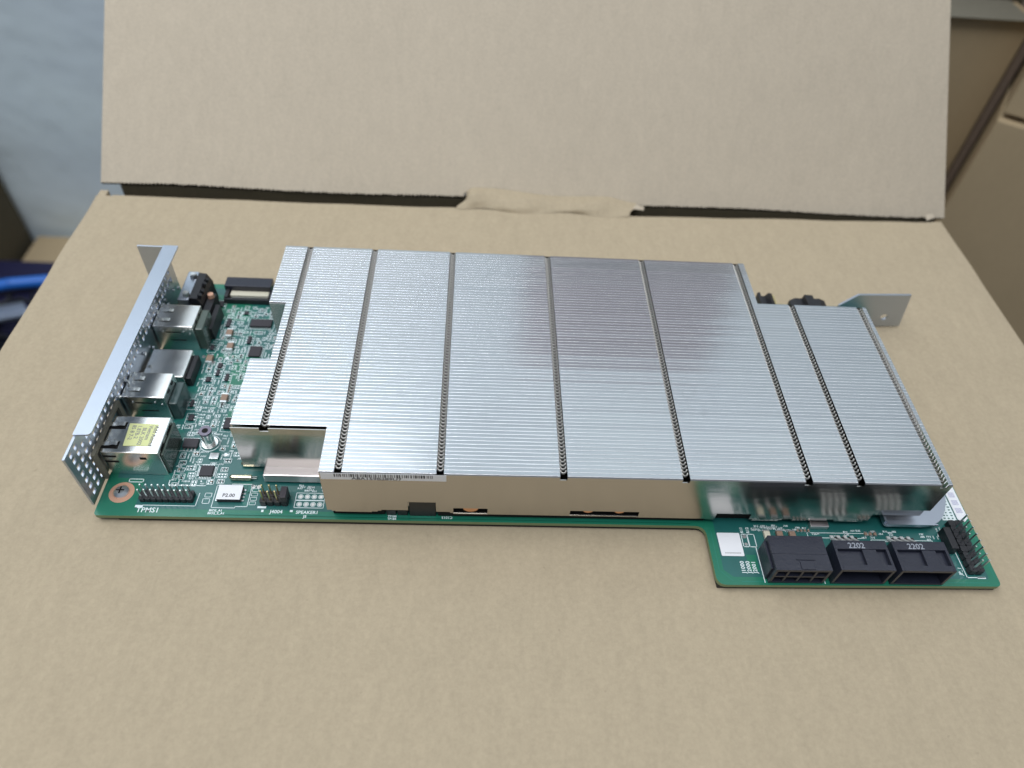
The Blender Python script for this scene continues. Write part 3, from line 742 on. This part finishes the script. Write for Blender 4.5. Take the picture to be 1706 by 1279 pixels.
MB().box(295.2, -9.6, 0.05, 297.8, -1.0, 4.2, 0, .3).build('small_socket', M['black'], B)
mb = MB()
for k in range(4): mb.box(297.85, -8.6 + k * 2, .05, 299.0, -8.2 + k * 2, .6)
mb.build('socket_leads', M['tin'], bpy.data.objects['small_socket'])

# eight-way power socket
def eps():
    x0, x1, y0, y1, h = 227.6, 246.6, -21.4, -8.6, 9.3
    mb = MB(); t_ = 0.9
    mb.box(x0, y0 + 6, 0.1, x1, y1, h, 0, .15)                       # rear block
    mb.box(x0, y0, h - t_ - .3, x1, y0 + 5.98, h, 0, .12); mb.box(x0, y0, 0.1, x1, y0 + 5.98, .9, 0, .08)
    mb.box(x0, y0, .92, x0 + t_, y0 + 5.98, h - t_ - .32); mb.box(x1 - t_, y0, .92, x1, y0 + 5.98, h - t_ - .32)
    mb.box(x0 + t_, y0 + .1, 4.2, x1 - t_, y0 + 5.9, 4.9)
    for k in range(1, 4):
        xx = x0 + (x1 - x0) * k / 4; mb.box(xx - .35, y0 + .15, .92, xx + .35, y0 + 5.9, 4.18); mb.box(xx - .35, y0 + .15, 4.92, xx + .35, y0 + 5.9, h - t_ - .32)
    mb.box(x0 - .75, y0 + 1.5, .1, x0 - .02, y1 - 1, 7.4, 0, .15)
    o = mb.build('power_socket', M['slate'], B, origin=(237, -15, 0), label='eight way black power socket')
    mb = MB()
    for k in range(4):
        for z in (2.4, 6.5):
            xx = x0 + (x1 - x0) * (k + .5) / 4; mb.box(xx - .5, y0 + 2.2, z - .4, xx + .5, y0 + 5.9, z + .4)
    mb.build('terminals', M['copper'], o)
    mb = MB().box(236.2, y0 + .3, h + .01, 240.8, y0 + 3.4, h + .25, 0, .08).box(235.2, y0 + 3.7, h + .01, 241.6, y0 + 4.0, h + .3); mb.build('latch_ridge', M['slate'], o)
    mb = MB()
    for k in range(3): xx = 230.5 + 4.2 * k; mb.box(xx, -8.5, .05, xx + 1.1, -5.2, 1.1, 0, .1)
    mb.build('solder_tabs', M['leads'], o)
eps()
def shroud(x0):
    x1 = x0 + 18.6; y0, y1, h = -21.4, -10.4, 10.0; t_ = .9
    mb = MB()
    mb.box(x0, -13.6, 0.1, x1, y1, h, 0, .12)                         # rear wall block
    mb.box(x0, y0, .1, x1, -13.62, .9, 0, .06)                       # floor
    mb.box(x0, y0, .92, x0 + t_, -13.62, h, 0, .06); mb.box(x1 - t_, y0, .92, x1, -13.62, h, 0, .06)
    mb.box(x0 + t_ + .02, y0, h - 1.2, x1 - t_ - .02, y0 + 2.0, h, 0, .06)       # front bridge
    mb.box(x0 + t_ + .02, y0 + 2.02, h - 2.4, x1 - t_ - .02, -13.62, h - 1.5, 0, .04)  # sunken roof
    mid = x0 + 9.4
    mb.box(mid + .2, y0 + 2.02, h - 1.48, x1 - 4.3, -13.62, h - .25, 0, .05)
    mb.prism([(mid - .8, h), (mid + .8, h), (mid, h - .5)], 'y', y0 - .25, y0 - .01)
    o = mb.build('board_socket', M['slate'], B, origin=(x0 + 9, -16, 0), label=('left' if x0 < 260 else 'right') + ' one of two open fronted black sockets')
    MB().text('2202', T(x0 + 5.0, -13.3, h + .03), 2.9, align='LEFT').build('moulded_mark', pbr('pale_mark', (.30, .33, .38), .6) if 'pale_mark' not in bpy.data.materials else bpy.data.materials['pale_mark'], o)
    mb = MB()
    for k in range(4):
        xx = x0 + 5.3 + k * 2.45
        mb.prism([(-10.3, 4.6), (-7.6, 4.4), (-4.3, 1.0), (-3.2, .7), (-3.2, .2), (-4.6, .4), (-7.8, 3.8), (-10.3, 4.0)], 'x', xx, xx + 1.15)
    mb.build('socket_leads', M['leads'], o)
    for k in range(4):
        xx = x0 + 5.3 + k * 2.45; MB().box(xx + 1.5, -5.6, .05, xx + 2.2, -3.9, 1.0).build('capacitor', M['ceram'], B)
    MB().box(x0 + 3, -15.8 + 2.2, .92, x1 - 3, -13.64 + .04, h - 2.5).build('contact_tongue', M['black'], o)
    return o
shroud(249.2); shroud(269.9)
# parts glimpsed beyond the heatsink at the back
mb = MB().prism([(252, .05), (258, .05), (258.2, 14), (256.6, 14.6), (255.4, 12.6), (253.6, 12.6), (252.6, 14.8), (251.6, 14.4)], 'y', 100, 110); mb.build('cable_socket', M['black'], B)
MB().box(258.6, 104, .05, 259.4, 110, 13.4).build('cable_strip', M['gold'], B)
mb = MB().prism([(268, .05), (284, .05), (284, 10.2), (281, 11.4), (277.8, 11.2), (277.4, 13.2), (273.6, 13.4), (273.2, 11.2), (270, 11.2), (268, 9.8)], 'y', 104, 111); mb.build('cable_socket', M['black'], B)
# dark row of parts under the front plate
for (x, wd) in ((98.2, 3.2), (102.0, 3.4)): MB().box(x, 2.2, .05, x + wd, 5, 3.4, 0, .1).build('inductor', M['black'], B)
MB().box(106.2, 2.0, .05, 115.2, 8, 9.6, 0, .2).build('inductor', M['black'], B, label='tall black inductor under the cutout of the front plate')
MB().box(248.0, -.6, .05, 254.6, 1.6, 2.2, 0, .15).build('resistor', M['block'], B, label='large silver shunt resistor')

# ---- surface-mount passives, individually parented, sharing three meshes
def smd_mesh(name, L, W, Hh, bodymat):
    mb = MB().box(-L * .27, -W / 2, .04, L * .27, W / 2, Hh, 0)
    mb.box(-L / 2, -W / 2 * 1.03, .03, -L * .27, W / 2 * 1.03, Hh * 1.03, 1); mb.box(L * .27, -W / 2 * 1.03, .03, L / 2, W / 2 * 1.03, Hh * 1.03, 1)
    o = mb.build(name, [bodymat, M['tin']], B, origin=(0, 0, 0)); return o
protos = {'capacitor': smd_mesh('capacitor', 1.15, .62, .55, M['cap']), 'resistor': smd_mesh('resistor', 1.15, .62, .38, M['ceram'])}
used = {'capacitor': False, 'resistor': False}; count = {'capacitor': 0, 'resistor': 0}
BW = Vector(B['_w'])
def put(kind, x, y, rot, k=1.0):
    if count[kind] >= 84: return False
    o = protos[kind]
    if used[kind]: o = o.copy(); COL.objects.link(o); o.parent = B
    used[kind] = True; count[kind] += 1
    o.location = (Vector((x, y, 0)) - BW) * S; o.rotation_euler = (0, 0, rot); o.scale = (k, k, k); return True
silk = MB(); pads = MB()
ZS = 0.05
rnd = random.Random(5)
occ = [(0, 12, 21.5, 37), (-2, 40, 18.6, 75), (-2, 76, 19, 92), (4, 91, 19.5, 120), (17, 105.5, 39, 120), (13, 4, 34.5, 11.5), (37.5, 3.5, 49.5, 13.2), (53.5, 3.5, 78, 60), (40.5, 14, 53, 23.3), (27.6, 27.6, 34.2, 34.4), (0, 0, 12.5, 14)]
for (x, y, wd, dp, h, *_ ) in CH: occ.append((x - wd / 2 - 1.1, y - dp / 2 - 1.1, x + wd / 2 + 1.1, y + dp / 2 + 1.1))
occ.append((31.8, 23, 36, 27))
def free(x0, y0, x1, y1):
    return not any(x0 < c and x1 > a and y0 < d and y1 > b for a, b, c, d in occ)
def glyphs(x, y, n, vert=False, s=0.95):
    for k in range(n):        # illegible reference designators: strokes of ink
        ox, oy = (x, y + k * .62 * s) if vert else (x + k * .62 * s, y)
        for q in range(2):
            if rnd.random() < .5: silk.rect(ox, oy + q * .4 * s, ox + .44 * s, oy + q * .4 * s + .22, ZS)
            else: silk.rect(ox + q * .26 * s, oy, ox + q * .26 * s + .2, oy + .74 * s, ZS)
def frame(x0, y0, x1, y1, wd=.16): silk.line([(x0, y0), (x1, y0), (x1, y1), (x0, y1), (x0, y0)], wd, ZS)
for (x, y, wd, dp, h, *_ ) in CH: frame(x - wd / 2 - 1.05, y - dp / 2 - 1.05, x + wd / 2 + 1.05, y + dp / 2 + 1.05)
# gridded clusters of passives between the jacks and the heatsink
rows_done = []
y = 13.0
tries = 0
def cluster(cx, cy, n, vert, kind):
    L = n * 1.05 + .5; Wd = 2.0
    x0, y0, x1, y1 = (cx, cy, cx + L, cy + Wd) if vert else (cx, cy, cx + Wd, cy + L)
    if x1 > xmax(y0) or not free(x0, y0, x1, y1): return False
    occ.append((x0 - .05, y0 - .05, x1 + .05, y1 + .05)); frame(x0 + .05, y0 + .05, x1 - .1, y1 - .1, .18)
    for k in range(n):
        px, py = (x0 + .75 + k * 1.05, y0 + 1.0) if vert else (x0 + 1.0, y0 + .75 + k * 1.05)
        if vert: pads.rect(px - .32, py - .68, px + .32, py - .25, .035); pads.rect(px - .32, py + .25, px + .32, py + .68, .035)
        else: pads.rect(px - .68, py - .32, px - .25, py + .32, .035); pads.rect(px + .25, py - .32, px + .68, py + .32, .035)
        if rnd.random() < .62: put(kind, px, py, math.pi / 2 if vert else 0, .95)
    return True
def xmax(y): return 53.0 if (y < 18 or 49 < y < 79) else 46.2
for _ in range(2500):
    cluster(rnd.uniform(13, 50), rnd.uniform(12, 104), rnd.choice([1, 2, 2, 3, 4]), rnd.random() < .5, rnd.choice(['capacitor', 'resistor', 'resistor']))
for _ in range(9000):
    n = rnd.choice([3, 4, 4, 5]); v = rnd.random() < .4
    x0, y0 = rnd.uniform(13, 51), rnd.uniform(12, 104.5)
    x1, y1 = (x0 + .75, y0 + n * .6) if v else (x0 + n * .6, y0 + .8)
    if x1 > xmax(y0) or not free(x0, y0, x1, y1): continue
    if 30 < x0 < 38 and 57 < y0 < 62: continue
    occ.append((x0 - .12, y0 - .12, x1 + .12, y1 + .12)); glyphs(x0, y0, n, v, .92)
for _ in range(500):         # vias
    x0, y0 = rnd.uniform(12.5, 52), rnd.uniform(11.5, 118)
    if x0 < xmax(y0) and free(x0 - .3, y0 - .3, x0 + .3, y0 + .3): pads.disc(x0, y0, .04, rnd.uniform(.16, .26), 8)
for (x, y) in ((17.5, 74.5), (20.3, 73.8), (22, 71.5), (24.5, 71.2), (26.8, 74.0), (37.6, 26), (44, 28.5), (43.8, 24.8), (50.5, 12.6), (52.5, 12.6)): pads.disc(x, y, .05, .8, 14)
# electrolytic style caps
for (x, y) in ((26.9, 79.9), (24.8, 87.6), (31.2, 52.1), (20.5, 72.5)):
    o = MB().box(x - 1.2, y - 1.5, .05, x + 1.2, y + 1.5, 1.7, 0, .15).box(x - 1.2, y - 2.3, .05, x + 1.2, y - 1.5, 1.5, 1).box(x - 1.2, y + 1.5, .05, x + 1.2, y + 2.3, 1.5, 1).build('capacitor', [M['cap'], M['tin']], B, origin=(x, y, 0))
# front-right corner passives
for k in range(3):
    x = 231.6 + k * 4.6
    MB().box(x - 1.1, -5.2, .05, x + 1.1, -2.2, 1.5, 0, .3).box(x - 1.2, -2.2, .05, x + 1.2, -1.6, 1.2, 1).box(x - 1.2, -5.8, .05, x + 1.2, -5.2, 1.2, 1).build('capacitor', [M['cream'] if k == 0 else M['cap'], M['tin']], B, origin=(x, -4, 0))
for k in range(4): put('capacitor', 243.5 + k * 1.3, -1.4, math.pi / 2, 1.1)
for k in range(3): put('capacitor', 268.0 + k * 1.7, -2.4, math.pi / 2, 1.5)
for k in range(9): put('resistor', 247 + k * 2.1, -2.9 + .4 * (k % 2), math.pi / 2, 1.0)
for k in range(6): put('resistor', 271 + k * 2.6, -3.2, math.pi / 2, 1.0)
put('resistor', 226.0, -5.6, math.pi / 2, 2.0)
frame(222.6, -7.9, 224.6, -3.0, .25); frame(224.8, -7.9, 227.2, -3.0, .25); pads.disc(223.6, -3.9, .045, .75); pads.disc(223.6, -6.9, .045, .6)
for k in range(30):
    glyphs(rnd.uniform(226, 246), rnd.uniform(-1.9, .4), 3); glyphs(rnd.uniform(246, 292), rnd.uniform(-5.0, -.9), 3)
frame(246.8, -3.9, 268, -1.9, .2); frame(269.4, -5.0, 292, -4.4, .2)
silk.line([(226.8, -21.2), (226.8, -8)], .3, ZS); silk.line([(247.6, -21.3), (247.6, -14)], .3, ZS)
# lettering
silk.text('TPMS1', T(13.4, 1.5, ZS), 2.7); silk.rect(12.6, 3.4, 15.2, 4.3, ZS); silk.line([(15, 4.3), (32.6, 4.3), (32.8, 9.5)], .22, ZS)
silk.text('J4004', T(58.2, 2.0, ZS), 1.9); silk.rect(53.6, 3.9, 56.6, 4.7, ZS); silk.rect(55.2, 2.4, 56, 3.3, ZS)
silk.text('SPEAKER1', T(67.0, 2.0, ZS), 1.75); silk.text('J5', T(69.8, .45, ZS), 1.5); silk.rect(64.9, 2.6, 65.9, 3.4, ZS)
silk.text('TP188', T(98.6, 1.25, ZS), 1.15); silk.text('TP184', T(98.6, .25, ZS), 1.15)
silk.text('C1013', T(121.0, 2.0, ZS, 180), 1.4)
for k, s_ in enumerate(('J1000', 'J2000', 'J2001')): silk.text(s_, T(221.1 + k * 2.0, -17.9, ZS, 90), 2.0)
silk.text('R11', T(223.6, -2.6, ZS, 90), 1.5); silk.text('R12', T(225.8, -2.6, ZS, 90), 1.5)
silk.text('BIOS_A1', T(37.6, 2.3, ZS), 1.2); silk.text('BIOS_2_A1', T(37.4, 1.2, ZS), 1.2)
for q in (0,):
    silk.line([(39.5, 12.9), (43, 12.9), (43, 13.5), (50, 13.5), (50, 4.4), (46, 4.4), (46, 3.8), (38, 3.8), (38, 12.9), (39.5, 12.9)], .22, ZS)
for k in range(4):
    for yy in (5.8, 8.9): silk.ring(67.6 + 2.35 * k, yy, ZS, .75, .95, 16); pads.disc(67.6 + 2.35 * k, yy, .05, .62, 14)
silk.line([(66, 4.4), (76, 4.4), (76, 7.3), (66, 7.3), (66, 4.4)], .2, ZS); silk.line([(66, 7.5), (76, 7.5), (76, 10.4), (66, 10.4), (66, 7.5)], .2, ZS)
for k in range(14): glyphs(rnd.uniform(65, 75), rnd.uniform(10.9, 13.2), 3)
for k in range(4): frame(50.5, 5.2 + k * 1.8, 52.6, 6.4 + k * 1.8, .15)
frame(34.5, 5.4, 36.8, 7.3, .2); frame(34.8, 8, 37, 9.6, .2)
frame(7.4, 13.6, 12.2, 14.8, .3)
silk.line([(298.6, -3), (298.8, -18.4), (305.2, -18.3)], .3, ZS); silk.rect(302.4, -18.8, 305.4, -18.1, ZS)
silk.text('JP_1', T(297.6, -17.6, ZS, 80), 1.7)
for k in range(9): glyphs(rnd.uniform(291, 297), rnd.uniform(-12, 3), 2, True)
silk.line([(21.2, 14.6), (21.2, 12.6), (33.2, 12.6)], .3, ZS)
silk.ring(30.9, 31, ZS, 3.4, 3.7, 28)
silk.build('silkscreen', M['silk'], pcb, loose=True)
for lo in (True, False):
    pm = MB()
    for f_, k_ in zip(pads.f, pads.m):
        if (pads.v[f_[0]][0] < 150) == lo: pm.add([pads.v[j_] for j_ in f_], [list(range(len(f_)))])
    pm.build('solder_pads', M['tin'], pcb, loose=True)
# stickers on the board
mb = MB().prism(rounded([(214.0, -11.6), (222.0, -11.6), (222.0, -2.6), (213.9, -2.6)], .4, 3), 'z', .06, .14)
for k in range(22): x = 215.4 + k * .26; mb.rect(x, -10.7, x + .13, -10.2, .16, 1)
mb.build('sticker', [M['white'], M['greyink']], B, label='small white square sticker beside the notch of the board')
mb = MB().prism([(305.4, 4.6), (307.6, 3.6), (309.5, 5.2), (309.5, 60), (305.4, 60)], 'z', .06, .14)
for k in range(3):
    for q in range(5): mb.rect(306.2, 7.4 + k * 3.4 + q * .45, 308.6, 7.6 + k * 3.4 + q * .45, .16, 1)
mb.build('sticker', [M['white'], pbr('violet_ink', (.30, .30, .50), .6)], B, label='white barcode sticker along the right edge of the board')
mb = MB().rect(299.6, 4.2, 304.9, 60, .06, 0)
rnd = random.Random(9)
for k in range(22):
    for q in range(3): mb.rect(300.2 + q * 1.6, 4.8 + k * 1.2 , 300.2 + q * 1.6 + rnd.uniform(.5, 1.2), 5.3 + k * 1.2, .08, 1)
mb.build('printed_panel', [M['silk'], M['pour']], B)
for o in bpy.data.objects:
    if '_w' in o: del o['_w']
